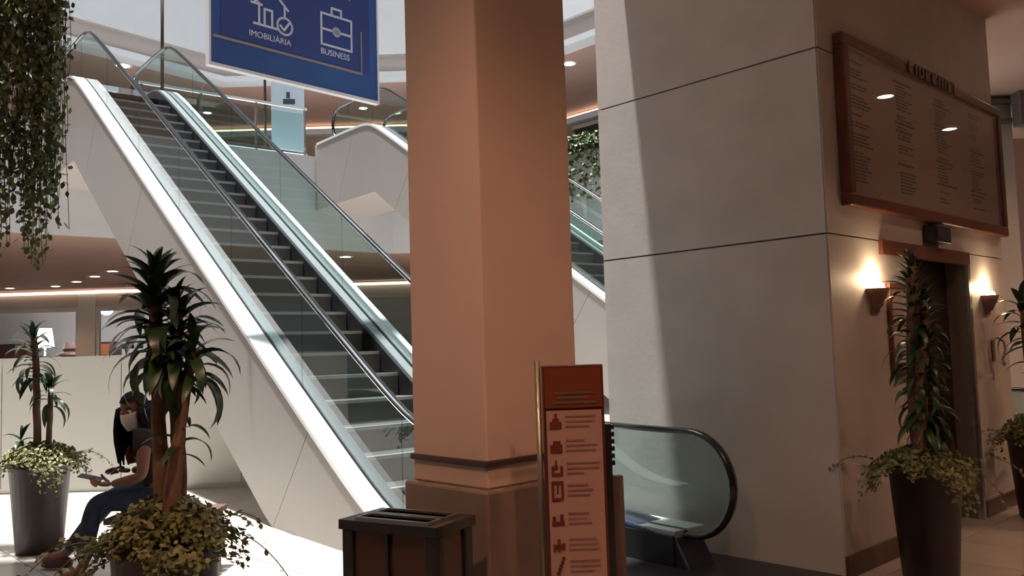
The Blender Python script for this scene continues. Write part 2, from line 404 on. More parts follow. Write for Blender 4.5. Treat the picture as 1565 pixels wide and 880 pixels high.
# dark doorway in the pillar side with brown header and steel jamb
dr = struct(ab_box(MB(), KA - .20, KA - .15, KB + D0, KB + D1, 0, DH).build('door_1', 'door_brown'), 'dark brown door in the pillar side behind the planter')
ab_box(MB(), KA - .15, KA - .135, KB + D0 + .10, KB + D1 - .10, .15, DH - .12).build('door_panel', 'door_brown', dr)
ab_box(MB(), KA - .02, KA + .03, KB + .73, KB + D1 + .04, 2.03, 2.13).build('header', 'wood_frame', dr, label='red-brown wooden header')
ab_box(MB(), KA - .02, KA + .03, KB + D0 - .05, KB + D0, 0, 2.03).build('jamb', 'wood_frame', dr)
ab_box(MB(), KA - .02, KA + .025, KB + D1, KB + D1 + .045, 0, 2.03).build('jamb', 'steel', dr, label='steel jamb')

# right-hand corridor beyond the pillar
struct(MB().box(5.2, 16, 12.4, 12.6, 0, 4.3).build('wall_corridor', 'corridor_pink'), 'pinkish wall at the end of the right-hand corridor')
cx = at_y(1512, 300, 10.2).x
struct(MB().box(cx - .5, cx + .33, 10.2, 10.9, 0, 4.3).build('trim_11', 'corridor_wall'), 'pale grey pier right of the stone pillar')
bs2 = struct(MB().box(cx - .5, cx + .35, 10.17, 10.2, 0, .13).build('baseboard_pier', 'baseboard_brown'), 'brown skirting of the pale pier')
struct(MB().box(11.5, 11.7, -8, 13, 0, 4.3).build('wall_corridor_side', 'corridor_pink'), 'warm wall along the right-hand corridor')
struct(MB().box(-12, 12, -6.2, -6, 0, 4.3).build('wall_behind', 'corridor_pink'), 'warm wall behind the viewer')

# ------------------------------------------------------------------ escalators
TN = .625
def smax(a, b, k=.16): return .5 * (a + b + math.sqrt((a - b) ** 2 + k * k))
def smin(a, b, k=.16): return .5 * (a + b - math.sqrt((a - b) ** 2 + k * k))
def z_deck(s): return smin(smax(.235, .565 + TN * s), 6.08)
def z_rail(s): return smin(smax(.875, 1.40 + TN * s), 6.74)
def z_nose(s): return min(max(0.0, .30 + TN * s), 5.8)
def z_under(s): return min(max(0.0, -.80 + TN * s), 4.62)
S_LO, S_HI = -2.16, 10.35
def make_escalator(label):
    e = thing('escalator', label, 'escalator', ESC_P, ESC_AZ)
    W = 1.60
    # cladding panels on both flanks, seams square to the slope
    seam_t = [-2.1, .52, 2.75, 4.98, 7.21, 9.44, 11.2]
    for side in (0, 1):
        x0, x1 = (0.0, .025) if side == 0 else (W - .025, W)
        for k in range(len(seam_t) - 1):
            lo, hi = [], []
            for j in range(13):
                f = j / 12
                st = seam_t[k] + .004 + (seam_t[k + 1] - seam_t[k] - .008) * f
                sh = lambda q: 0.0 if q in (-2.1, 11.2) else .72
                sb = st + sh(seam_t[k]) * (1 - f) + sh(seam_t[k + 1]) * f
                lo.append((sb, z_under(sb))); hi.append((st, z_deck(st) - .03))
            MB().band_x(lo, hi, x0, x1).build('cladding_panel', 'clad', e)
    ss = [1.28 + (11.2 - 1.28) * j / 40 for j in range(41)]
    MB().band_x([(s, z_under(s) + .004) for s in ss], [(s, z_under(s) + .03) for s in ss], .025, W - .025).build('soffit', 'clad_soffit', e)
    ss2 = [-2.0 + 13.2 * j / 60 for j in range(61)]
    MB().band_x([(s, z_nose(s) - .42) for s in ss2], [(s, z_nose(s) - .36) for s in ss2], .05, W - .05).build('truss_pan', 'skirt_dark', e)
    ss = [-2.1 + 13.2 * j / 90 for j in range(91)]
    for side in (0, 1):
        X = (lambda a, b: (a, b)) if side == 0 else (lambda a, b: (W - b, W - a))
        dk = [(s, z_deck(s)) for s in ss]
        MB().band_x([(s, z - .045) for s, z in dk], dk, *X(-.012, .160)).build('outer_deck', 'deck_white', e)
        MB().band_x([(s, z - .040) for s, z in dk], [(s, z - .012) for s, z in dk], *X(.160, .200)).build('glass_channel', 'skirt_dark', e)
        MB().band_x([(s, z - .045) for s, z in dk], [(s, z - .002) for s, z in dk], *X(.200, .292)).build('inner_deck', 'deck_steel', e)
        MB().band_x([(s, max(-.01, z_nose(s) - .30)) for s in ss], [(s, z_deck(s) - .03) for s in ss], *X(.292, .312)).build('skirt', 'skirt_dark', e)
        # glass balustrade panels
        xs = X(.172, .188)
        cuts = [S_LO - .31, -.6, 1.0, 2.6, 4.2, 5.8, 7.4, 9.0, S_HI + .31]
        rc, zc0, zc1 = .325, z_rail(S_LO) - .34, z_rail(S_HI) - .34
        def lo_hi(s):
            lo, hi = z_deck(s) - .02, z_rail(s) - .015
            if s < S_LO: h = math.sqrt(max(0, rc ** 2 - (S_LO - s) ** 2)); lo, hi = max(lo, zc0 - h), zc0 + h
            if s > S_HI: h = math.sqrt(max(0, rc ** 2 - (S_HI - s) ** 2)); lo, hi = max(lo, zc1 - h), zc1 + h
            return lo, hi
        for k in range(len(cuts) - 1):
            sv = [cuts[k] + .004 + (cuts[k + 1] - cuts[k] - .008) * j / 14 for j in range(15)]
            MB().band_x([(s, lo_hi(s)[0]) for s in sv], [(s, lo_hi(s)[1]) for s in sv], *xs).build('glass_panel', 'glass_rail', e)
        xm = sum(xs) / 2
        path = [(xm, -1.55, .17), (xm, -1.85, .19)]
        path += [(xm, S_LO + .34 * math.cos(a), zc0 + .34 * math.sin(a)) for a in [R(270 - 180 * j / 16) for j in range(17)]]
        path += [(xm, s, z_rail(s)) for s in [S_LO + (S_HI - S_LO) * j / 100 for j in range(1, 100)]]
        path += [(xm, S_HI + .34 * math.cos(a), zc1 + .34 * math.sin(a)) for a in [R(90 - 180 * j / 16) for j in range(17)]]
        MB().tube(path, .036, 10, flat=.62).build('handrail', 'rubber', e)
        MB().prism_x([(-2.22, 0), (-2.10, .20), (-1.55, .27), (-1.0, .27), (-1.0, 0)], *X(.02, .30)).build('newel_base', 'newel_plastic', e, bevel=.02)
    # landing plates and steps
    MB().box(-.10, W + .25, -3.6, -.66, 0, .014).build('landing_plate', 'plate_dark', e)
    MB().box(.31, W - .31, -.75, -.50, .014, .03).build('comb_plate', 'deck_steel', e)
    MB().box(.20, W - .20, 8.72, 11.2, 5.74, 5.80).build('landing_plate', 'plate_dark', e)
    rise = .212; run = rise / TN
    st_me = MB().box(.318, W - .318, 0, run + .05, -rise - .12, -.004).mesh('step', 'step_metal')
    no_me = MB().box(.318, W - .318, -.006, .045, -.030, 0).mesh('nosing', 'step_nose')
    k = 0
    while True:
        s = -.44 + run * k; z = rise * (k + 1)
        if z > 5.70: break
        st = link('step', st_me, e, (0, s, z)); link('nosing', no_me, st)
        k += 1
    return e
def copy_tree(o, parent=None):
    c = o.copy(); COL.objects.link(c); c.parent = parent
    for ch in o.children: copy_tree(ch, c)
    return c
esc = make_escalator('long white-sided escalator with glass balustrades rising to the upper left')
kids = list(esc.children)
esc2 = copy_tree(esc)
esc2.location = SN(0, 5.35)
tag(esc2, 'second escalator behind the beige column, top end beside the pale blue banner')

# ------------------------------------------------------------------ beige column in front
CA, CB, CS = -2.513, 2.218, .465
cl = thing('column', 'square beige column with dark moulding and brown stone base', 'column', AB(CA, CB), GRID)
CT = .525
MB().box(-CS, 0, 0, CT, .92, 4.30).build('shaft', 'column_paint', cl, bevel=.008)
MB().box(-CS - .012, .012, -.012, CT + .012, 1.005, 1.030).build('moulding', 'dark_moulding', cl, bevel=.006)
MB().box(-CS - .03, .03, -.03, CT + .03, 0, .92).build('base', 'column_base', cl, bevel=.012)

# ------------------------------------------------------------------ ceiling lamps
DOWN = MB().lathe([(.085, 0), (.085, -.012), (.062, -.016), (.062, 0.0)], 20)
down_ring = DOWN.mesh('trim_ring', 'fascia_white')
down_disc = MB().lathe([(0.0001, -.006), (.062, -.006)], 20).mesh('lamp', 'lamp_disc')
def downlight(loc, label, power=0, group='recessed downlights', sc=1.0, ang=R(120)):
    e = thing('downlight', label, 'downlight', loc, 0, group)
    link('trim_ring', down_ring, e, scale=(sc, sc, 1)); link('lamp', down_disc, e, scale=(sc, sc, 1))
    if power: spot('downlight_beam', (0, 0, -.03), power, WARM, ang, .7, .07, parent=e)
    return e
NEAR = [((6.781, 7.514), 230), ((8.556, 9.022), 100), ((4.6, 5.0), 75), ((2.3, 2.6), 75), ((-.9, 1.7), 170), ((0.9, 1.2), 120), ((-3.4, 3.2), 30), ((4.8, 2.0), 90), ((5.7, 8.7), 70)]  # only the reflected pair is known; the rest are unseen, added for light
for (x, y), pw in NEAR:
    downlight((x, y, 4.30), 'round walkway ceiling downlight reflected in the directory board, left one' if x == 6.781 else 'round walkway ceiling downlight reflected in the directory board, right one' if x == 8.556 else 'unseen round downlight added in the walkway ceiling for its light', pw, 'walkway ceiling downlights', 1.5)
for (x, y), lb in zip(((15, 440), (85, 437), (117, 430), (145, 422), (172, 414), (528, 392)), ('leftmost shop soffit downlight, above the red box', 'second shop soffit downlight from the left', 'middle downlight of the row in the shop soffit', 'fourth shop soffit downlight from the left', 'shop soffit downlight nearest the tall dracaena', 'soffit downlight seen behind the escalator balustrade')):
    p = at_z(x, y, SOFF2)
    downlight(p, lb, 60, 'shop soffit downlights', 2.2)
for (x, y), sc, lb in (((188, 100), 2.6, 'bright gallery ceiling downlight seen between the two handrail tops'), ((317, 172), 1.9, 'bright gallery ceiling downlight seen over the glass balcony railing'),
                       ((555, 165), 1.9, 'bright gallery ceiling downlight just under the blue sign corner'), ((870, 97), 2.4, 'bright gallery ceiling downlight between beige column and stone pillar'),
                       ((440, 150), 1.6, 'gallery ceiling downlight hidden behind the blue sign'), ((250, 130), 1.6, 'gallery ceiling downlight seen through the escalator glass')):
    p = at_z(x, y, 8.86)
    downlight(p, lb, 36, 'gallery ceiling downlights', sc)

# ------------------------------------------------------------------ directory board on the pillar side
DB0, DB1, DZ0, DZ1 = .205, 3.235, 2.315, 3.46
bd = thing('directory_board', 'large framed directory board with columns of small text on the pillar side', 'sign board', AB(KA, KB + DB0, DZ0), GRID)
bw, bh, fw = DB1 - DB0, DZ1 - DZ0, .085
MB().box(0, .03, 0.01, bw - .01, 0.01, bh - .01).build('panel', 'board_panel', bd)
for n_, (y0, y1, z0, z1) in enumerate(((0, bw, 0, fw), (0, bw, bh - fw, bh), (0, fw, fw, bh - fw), (bw - fw, bw, fw, bh - fw))):
    MB().box(0, .075, y0, y1, z0, z1).build('frame_rail', 'wood_frame', bd, bevel=.012)
MB().box(.058, .062, fw, bw - fw, fw, bh - fw).build('glass', 'glass_board', bd)
# print: four columns of text lines, too small to read
rng = random.Random(3); pr = MB()
colx = [.14, .86, 1.58, 2.30]
for ci, cx0 in enumerate(colx):
    z = bh - fw - .06
    while z > fw + .10:
        if rng.random() < .16: z -= .030; continue
        head = rng.random() < .14
        x = cx0 + (0 if head else .03); L = rng.uniform(.14, .30) if not head else rng.uniform(.26, .44)
        while L > 0:
            wl_ = min(L, rng.uniform(.03, .09)); pr.box(.030, .0315, x, x + wl_, z - (.017 if head else .011), z); x += wl_ + .012; L -= wl_ + .012
        z -= .034 if head else .024
pr.build('printed_text', 'board_text', bd)
# title strokes rising over the top rail
tl = MB(); y = 1.02
for ch in 'LIUCCAOS':
    if ch in 'LIUC': tl.box(.078, .088, y, y + .022, bh - .075, bh + .012)
    if ch in 'LUC': tl.box(.078, .088, y, y + .085, bh - .075, bh - .055)
    if ch in 'CAOS': tl.box(.078, .088, y, y + .085, bh - .006, bh + .012)
    if ch in 'UAOS': tl.box(.078, .088, y + .065, y + .087, bh - .075, bh + .012)
    if ch in 'AO': tl.box(.078, .088, y, y + .022, bh - .075, bh + .012)
    y += .06 if ch == 'I' else .125
tl.build('title_lettering', 'wood_frame', bd, label='raised dark title lettering')

# ------------------------------------------------------------------ things on the pillar side
def sconce(s, z, label):
    e = thing('wall_sconce', label, 'wall lamp', AB(KA, KB + s, z), GRID, 'pillar side sconces')
    prof = [(.02, -.15), (.055, -.12), (.085, -.06), (.108, 0), (.100, 0), (.078, -.055), (.05, -.10), (.0005, -.105)]
    MB().lathe(prof, 16, a0=-math.pi / 2, a1=math.pi / 2).build('bowl', 'sconce_clay', e)
    MB().box(0, .015, -.06, .06, -.16, -.02).build('backplate', 'sconce_clay', e)
    MB().ball((.048, 0, -.005), (.034, .034, .045), 10, 8).build('bulb', 'lamp_warm', e)
    point('sconce_light', (.075, 0, .075), 4.8, (1.0, .70, .42), .035, e)
sconce(.60, 1.79, 'clay half-bowl uplight glowing left of the doorway')
sconce(2.745, 1.79, 'clay half-bowl uplight glowing right of the doorway')
e = thing('framed_picture', 'small pale picture in a brown frame left of the dark doorway', 'picture', AB(KA, KB + .80, 1.20), GRID)
MB().box(.004, .018, .025, .395, .03, .60).build('picture_sheet', mat('picture_pale', (.66, .58, .56), .25, col2=(.40, .31, .29), scale=3.5), e)
for y0, y1, z0, z1 in ((0, .42, 0, .035), (0, .42, .60, .635), (0, .03, .035, .60), (.39, .42, .035, .60)):
    MB().box(0, .03, y0, y1, z0, z1).build('frame_rail', 'wood_frame', e, bevel=.005)
e = thing('emergency_light', 'small black box fixture on the wall under the directory board', 'wall fixture', AB(KA, KB + 1.50, 2.14), GRID)
MB().box(0, .10, 0, .30, .02, .15).build('housing', 'bin_black', e, bevel=.012)
MB().box(.10, .106, .03, .27, .045, .125).build('lens', 'newel_plastic', e)
e = thing('wall_hook', 'curved chrome hook on the pillar side near its far edge', 'hook', AB(KA, KB + 2.84, 1.22), GRID)
MB().box(0, .012, -.03, .03, 0.02, .20).build('plate', 'grey_metal', e)
MB().tube([(.012, -.06, .20), (.06, -.03, .215), (.085, .02, .17), (.085, .035, .10), (.06, .05, .03), (.06, .05, .0)], .011, 8).build('hook', 'chrome', e)
MB().ball((.06, .05, -.005), .022).build('knob', 'chrome', e)

# ------------------------------------------------------------------ hanging blue sign
SG0 = at_z(322, 94, 4.2); SG1 = at_z(577, 155, 4.2)
d = SG1 - SG0; SW = Vector((d.x, d.y, 0)).length
sg = thing('hanging_sign', 'blue hanging sign with white house and briefcase icons', 'sign', (SG0.x, SG0.y, 4.2), math.atan2(d.y, d.x))
SH = 2.5
MB().box(0, SW, 0, .05, 0, SH).build('board', 'sign_blue', sg)
for x0, x1, z0, z1 in ((-.02, SW + .02, -.03, 0), (-.02, SW + .02, SH, SH + .03), (-.02, 0, 0, SH), (SW, SW + .02, 0, SH)):
    MB().box(x0, x1, -.01, .06, z0, z1).build('edge_trim', 'sign_white', sg)
MB().box(.10, SW - .10, -.004, 0, .285, SH - .1).build('printed_field', 'sign_navy', sg)
g = MB().box(.02, SW - .22, -.008, -.004, .245, .270); g.box(SW - .22, SW - .205, -.008, -.004, .245, .72); g.build('gold_line', 'sign_gold', sg)
def sline(mb, pts, wd=.022, y=-.009):
    for (x0, z0), (x1, z1) in zip(pts[:-1], pts[1:]):
        a = Vector((x1 - x0, z1 - z0)); L = a.length; a /= L; n = Vector((-a.y, a.x)) * wd / 2; a = a * wd * .3
        q = [(x0 - a.x + n.x, z0 - a.y + n.y), (x1 + a.x + n.x, z1 + a.y + n.y), (x1 + a.x - n.x, z1 + a.y - n.y), (x0 - a.x - n.x, z0 - a.y - n.y)]
        v = [(px_, y, pz) for px_, pz in q] + [(px_, y + .004, pz) for px_, pz in q]
        mb.add(v, [(0, 1, 2, 3), (7, 6, 5, 4), (0, 4, 5, 1), (1, 5, 6, 2), (2, 6, 7, 3), (3, 7, 4, 0)])
def circ(cx, cz, r, n=18): return [(cx + r * math.cos(2 * math.pi * k / n), cz + r * math.sin(2 * math.pi * k / n)) for k in range(n + 1)]
def sgx(px):    # position along the sign of a pixel column
    t = (px - 322) / 255.0; return SW * t / (1 + .17 * (1 - t)) if False else SW * (t * (1.17) / (1 + .17 * t))
hx_ = sgx(398); ic = MB()
hz = .485
sline(ic, [(hx_ - 0.185, hz + 0.218), (hx_, hz + 0.386), (hx_ + 0.185, hz + 0.218)]); sline(ic, [(hx_ - 0.227, hz + 0.202), (hx_ - 0.109, hz + 0.202)])
sline(ic, [(hx_ - 0.143, hz + 0.218), (hx_ - 0.143, hz)]); sline(ic, [(hx_ - 0.202, hz), (hx_ + 0.067, hz)])
sline(ic, [(hx_ - 0.084, hz), (hx_ - 0.084, hz + 0.168), (hx_ - 0.000, hz + 0.168), (hx_ - 0.000, hz)])
sline(ic, circ(hx_ + 0.143, hz + 0.050, .085)); sline(ic, [(hx_ + 0.092, hz + 0.050), (hx_ + 0.134, hz + 0.008), (hx_ + 0.193, hz + 0.092)])
sline(ic, [(hx_ + 0.143, hz + 0.235), (hx_ + 0.143, hz + 0.143)])
ic.build('house_icon', 'sign_print', sg)
bx_ = sgx(499); ic = MB(); bz = .47
sline(ic, [(bx_ - .19, bz), (bx_ + .19, bz), (bx_ + .19, bz + .33), (bx_ - .19, bz + .33), (bx_ - .19, bz)])
sline(ic, [(bx_ - .06, bz + .33), (bx_ - .06, bz + .41), (bx_ + .06, bz + .41), (bx_ + .06, bz + .33)])
sline(ic, [(bx_ - .19, bz + .165), (bx_ + .19, bz + .165)]); sline(ic, circ(bx_, bz + .165, .025, 10), .05)
ic.build('briefcase_icon', 'sign_print', sg)
for body, x, z, s_ in (('IMOBILIÁRIA', hx_ - .02, .35, .084), ('BUSINESS', bx_ - .02, .365, .088), ('PREMIUM', bx_, 1.02, .088)):
    me = text_mesh(body, s_); me.materials.append(MATS['sign_print'])
    link('lettering', me, sg, (x, -.007, z), (R(90), 0, 0))
for x in (.3, SW - .3): MB().tube([(x, .025, SH), (x, .025, 7.0)], .006, 6).build('cable', 'steel', sg)

# ------------------------------------------------------------------ upper gallery furniture
FL2 = FLOOR2
rl = thing('balcony_railing', 'glass balcony railing with steel posts between the two escalator tops', 'railing', SN(11.28, 0, FL2), ESC_AZ)
for n in (1.75, 2.9, 4.05, 5.15): MB().box(n - .02, n + .02, -.02, .02, 0, 1.02).build('post', 'steel', rl)
for a, b in ((1.75, 2.9), (2.9, 4.05), (4.05, 5.15)): MB().box(a + .04, b - .04, -.006, .006, .10, .92).build('glass_panel', 'glass_rail', rl)
MB().box(1.70, 5.20, -.03, .03, 1.02, 1.07).build('top_rail', 'deck_white', rl); MB().box(1.70, 5.20, -.03, .03, .03, .07).build('bottom_rail', 'steel', rl)
kk = thing('kiosk', 'brown kiosk counter with white top behind the escalator landing', 'kiosk', SN(13.2, 0, FL2), ESC_AZ)
MB().box(-4.2, 1.7, 0, .8, 0, 1.34).build('body', 'kiosk_brown', kk); MB().box(-4.3, 1.8, -.08, .88, 1.34, 1.44).build('counter_top', 'fascia_white', kk)
for n in (-3, -1.8, -.6, .6): MB().box(n - .01, n + .01, -.012, 0, .1, 1.25).build('panel_joint', 'dark_moulding', kk)
bn = thing('banner_stand', 'pale blue standing banner with dark emblem on the upper gallery', 'banner', SN(11.9, 5.05, FL2), R(8))
MB().box(-.36, .36, -.02, .02, .06, 1.78).build('panel', 'banner_blue', bn); MB().box(-.40, .40, -.16, .16, 0, .06).build('foot', 'steel', bn)
mk = MB().box(-.10, .16, -.026, -.02, 1.28, 1.40); mk.box(-.03, .05, -.026, -.02, 1.42, 1.56); mk.build('emblem', 'banner_dark', bn)
bn = thing('notice_board', 'narrow white standing notice behind the dark escalator handrail', 'notice', Vector((at_y(541, 236, 20.6).x, 20.6, FL2)), R(8))
MB().box(-.17, .17, -.015, .015, .1, 1.1).build('panel', 'sign_white', bn); MB().box(-.20, .20, -.12, .12, 0, .10).build('foot', 'steel', bn)
bn = thing('landing_sign', 'small white sign on a post at the escalator landing', 'sign', SN(11.62, .78, FL2), ESC_AZ)
MB().box(-.02, .02, -.02, .02, 0, .72).build('post', 'steel', bn); MB().box(-.26, .26, -.03, -.01, .38, .72).build('plate', 'sign_white', bn)
for (px, py, Y), lb in (((248, 60, 15.6), 'slim dark steel post rising behind the escalator top'), ((405, 140, 18.6), 'slim dark steel post below the blue sign')):
    p = at_y(px, py, Y)
    e = thing('steel_post', lb, 'post', (p.x, p.y, FL2))
    MB().tube([(0, 0, 0), (0, 0, 3.4)], .03, 10).build('shaft', 'dark_moulding', e); MB().lathe([(.09, 0), (.09, .02), (.03, .03)], 12).build('base_plate', 'dark_moulding', e)

# ------------------------------------------------------------------ greenery helpers
def leaf_blade(L, Wd, up, droop, seg=8):
    mb = MB(); v = []; f = []
    x = z = 0.0; a = up
    for i in range(seg + 1):
        t = i / seg; wdt = Wd * (math.sin(math.pi * min(1, t * .93 + .07)) ** .7) * (1 - t * .25)
        if i == seg: wdt = .002
        v += [(x, -wdt / 2, z + wdt * .18), (x, 0, z), (x, wdt / 2, z + wdt * .18)]
        x += math.cos(a) * L / seg; z += math.sin(a) * L / seg; a -= droop / seg
    for i in range(seg):
        for k in (0, 1): f.append((3 * i + k, 3 * i + k + 1, 3 * i + k + 4, 3 * i + k + 3))
    mb.add(v, f, 0, True); return mb
LEAVES = []
for i, (L, Wd, up, dr) in enumerate(((.40, .085, .25, 1.6), (.46, .085, .15, 2.1), (.34, .080, .2, 1.2), (.30, .075, .1, .8), (.42, .080, .3, 2.5))):
    for m in ('leaf_dark', 'leaf_mid'): LEAVES.append(leaf_blade(L, Wd, up, dr).mesh('leaf', m))
def rosette(parent, top, n, rng, size=1.0, spread=.16, tilt=0.0):
    """leaves around the last stretch of a cane, upright at the tip and drooping below"""
    for i in range(n):
        t = i / max(1, n - 1)                    # 0 low .. 1 tip
        az = i * 2.399 + rng.uniform(-.3, .3)
        el = R(-18 + 92 * t ** 1.3) + rng.uniform(-.15, .15)
        me = LEAVES[rng.randrange(len(LEAVES))]
        if t > .8: me = LEAVES[4 + rng.randrange(4)]
        sc = size * rng.uniform(.8, 1.1) * (.75 if t > .9 else 1)
        link('leaf', me, parent, (top[0], top[1], top[2] - spread * (1 - t)), (rng.uniform(-.35, .35), -el, az), (sc, sc * rng.uniform(.9, 1.2), sc))
def small_leaf(mb, c, nrm, up, L, W_, mi=0):
    nrm = nrm.normalized(); u = (up - nrm * up.dot(nrm))
    u = u.normalized() if u.length > 1e-4 else nrm.orthogonal().normalized(); s_ = nrm.cross(u)
    p = [c - u * L * .5, c - u * L * .1 + s_ * W_ * .5, c + u * L * .25 + s_ * W_ * .38, c + u * L * .5, c + u * L * .25 - s_ * W_ * .38, c - u * L * .1 - s_ * W_ * .5]
    mb.add([*p], [(0, 1, 2, 3), (0, 3, 4, 5)], mi)
def rv(rng): return Vector((rng.uniform(-1, 1), rng.uniform(-1, 1), rng.uniform(-1, 1)))
def pot_plant(label, loc, canes, top_r=.225, h=.70, cover=.30, seed=1, trail=6, dome=.13, ncov=900, ang=0):
    rng = random.Random(seed)
    e = thing('potted_dracaena', label, 'potted plant', loc, ang, 'brown planters with dracaena')
    b = top_r * .74
    MB().lathe([(.001, 0), (b - .01, 0), (b, .012), (top_r - .006, h - .05), (top_r + .008, h - .045), (top_r + .010, h), (top_r - .018, h), (top_r - .03, h - .06)], 28).build('pot', 'pot_brown', e)
    MB().lathe([(.001, h - .055), (top_r - .028, h - .055)], 24).build('soil', 'soil', e)
    fo = MB()
    for i in range(int(ncov * 2.3)):
        r_ = cover * math.sqrt(rng.random()); a = rng.uniform(0, 6.283)
        lump = 1 + .22 * math.sin(a * 3 + seed) + .12 * math.sin(a * 7 + 2 * seed)
        r_ *= lump
        q = r_ / cover
        z = h + dome * max(0, 1 - q * q) * rng.uniform(.15, 1.0) - max(0, q - .72) * rng.uniform(.0, .45)
        c = Vector((r_ * math.cos(a), r_ * math.sin(a), z))
        small_leaf(fo, c, rv(rng) + Vector((math.cos(a) * q, math.sin(a) * q, 1)), rv(rng), rng.uniform(.022, .042), rng.uniform(.013, .024), rng.randrange(2))
    for k in range(trail):
        a = rng.uniform(0, 6.283); p = Vector((cover * .9 * math.cos(a), cover * .9 * math.sin(a), h + .02)); dv = Vector((math.cos(a), math.sin(a), rng.uniform(-.2, .5)))
        pts = []
        for j in range(12):
            pts.append(p.copy()); p = p + dv * .022; dv.z -= .13
            small_leaf(fo, p + rv(rng) * .015, rv(rng) + Vector((0, 0, 1)), rv(rng), .034, .022, rng.randrange(2))
        fo.tube(pts, .0025, 4, mi=0)
    fo.build('ground_cover', ['cover_leaf', 'cover_leaf_b'], e, kind='stuff')
    for pts, r0, n, size, spread in canes:
        mb = MB(); P_ = [Vector(p) for p in pts]; fine = []
        for a_, b_ in zip(P_[:-1], P_[1:]):
            for j in range(4): fine.append(a_.lerp(b_, j / 4) + rv(rng) * .004)
        fine.append(P_[-1])
        mb.tube(fine, [r0 * (1 - .25 * j / len(fine)) for j in range(len(fine))], 10).build('cane', 'cane', e)
        rosette(e, P_[-1] + Vector((0, 0, .02)), n, rng, size, spread)
    return e
# ------------------------------------------------------------------ planters
pc = at_y(255, 860, 3.7); pc.z = 0
pot_plant('brown planter with tall dracaena standing nearest, in front of the seated person', pc,
  [([(-.02, .0, .66), (-.03, .0, 1.1), (-.045, .0, 1.50), (-.050, 0, 1.80)], .034, 62, .74, .42),
   ([(.045, .03, .66), (.045, .02, 1.05), (.03, .02, 1.30), (.045, 0, 1.66)], .032, 40, .66, .32),
   ([(.03, -.03, .66), (.06, -.05, 1.0), (.085, -.05, 1.22), (.125, -.04, 1.50)], .028, 24, .66, .16),
   ([(.02, -.05, .66), (.035, -.06, .9), (.075, -.05, 1.16)], .030, 9, .52, .12)], seed=11, cover=.295, dome=.20, ncov=1500, trail=8)
pl = at_z(60, 842, 0)
pot_plant('brown planter with slender dracaena against the white hoarding at far left', pl,
  [([(-.02, 0, .66), (-.03, 0, 1.1), (-.04, 0, 1.5), (-.06, 0, 1.66)], .030, 36, .66, .36),
   ([(.05, .02, .66), (.06, .02, .95), (.07, .02, 1.28)], .024, 18, .58, .18),
   ([(-.10, -.02, .66), (-.13, -.02, .78), (-.14, -.02, .86)], .018, 7, .55, .06)], seed=23, cover=.33, dome=.16, ncov=1200, trail=5)
pr_ = at_y(1418, 800, 5.2); pr_.z = 0
pot_plant('brown planter with dark bushy dracaena before the pillar doorway', pr_,
  [([(-.02, 0, .64), (-.03, 0, 1.1), (-.01, 0, 1.6), (.0, 0, 1.88)], .045, 110, .58, .98),
   ([(.05, .03, .64), (.06, .03, 1.1), (.065, .02, 1.66)], .042, 84, .54, .85),
   ([(-.05, -.04, .64), (-.03, -.05, .95), (.01, -.05, 1.40)], .042, 54, .48, .58)], seed=37, cover=.30, dome=.12, ncov=1300, trail=5, h=.70, top_r=.205)
p4 = at_y(1596, 800, 6.95); p4.z = 0
pot_plant('brown planter with dracaena cut by the right picture edge', p4,
  [([(-.03, 0, .62), (-.03, 0, 1.2), (-.05, 0, 1.72)], .035, 30, .75, .40), ([(.05, 0, .62), (.06, 0, 1.2)], .03, 14, .6, .2)], seed=51, cover=.30, dome=.2, ncov=900, trail=4, h=.66)

# hanging vines at the upper left, growing from a trough on the slab edge
vt = thing('hanging_vines', 'curtain of green trailing vines hanging from a trough at the upper left', 'hanging plant', (-3.86, 6.96, 4.5))
MB().box(-1.2, .34, -.15, .15, .45, .72).build('trough', 'pot_brown', vt)
for x in (-1.0, -.3): MB().box(x - .02, x + .02, -.22, .10, .40, .45).build('bracket', 'steel', vt)
rng = random.Random(5)
for k in range(74):
    px = -28 + 132 * ((k * .618) % 1.0)
    yv = rng.uniform(6.84, 7.10)
    # strand ends: long ones near px 40-70, shorter towards the right
    end_y = rng.uniform(180, 330)
    if 35 < px < 75: end_y = rng.uniform(300, 425)
    if px < 30: end_y = rng.uniform(230, 415)
    if px > 86: end_y = rng.choice((120, 200, 250, 350))
    p = at_y(px, end_y, yv); x = p.x; z0 = p.z
    mb = MB(); pts = []; z = 5.1; ph = rng.uniform(0, 6); n = int((5.1 - z0) / .055) + 2
    for j in range(n):
        t = j / (n - 1); q = Vector((x + .02 * math.sin(ph + 5 * t) - vt.location.x, yv + .02 * math.cos(ph + 4 * t) - vt.location.y, 5.1 + (z0 - 5.1) * t - vt.location.z)); pts.append(q)
        dense = 2 if (t < .55 or rng.random() < .25) else 1
        if px > 86 and rng.random() < .5: dense = 0
        for _ in range(dense):
            small_leaf(mb, q + Vector((rng.uniform(-.035, .035), rng.uniform(-.035, .035), rng.uniform(-.03, .03))), rv(rng) + Vector((0, -.6, .3)), Vector((rng.uniform(-.7, .7), rng.uniform(-.5, .5), -1)), rng.uniform(.045, .08), rng.uniform(.032, .05), 1 if rng.random() < .75 else 2)
    mb.tube(pts, .003, 4, mi=0)
    mb.build('vine', ['vine_stem', 'vine_leaf', 'vine_leaf_b'], vt)

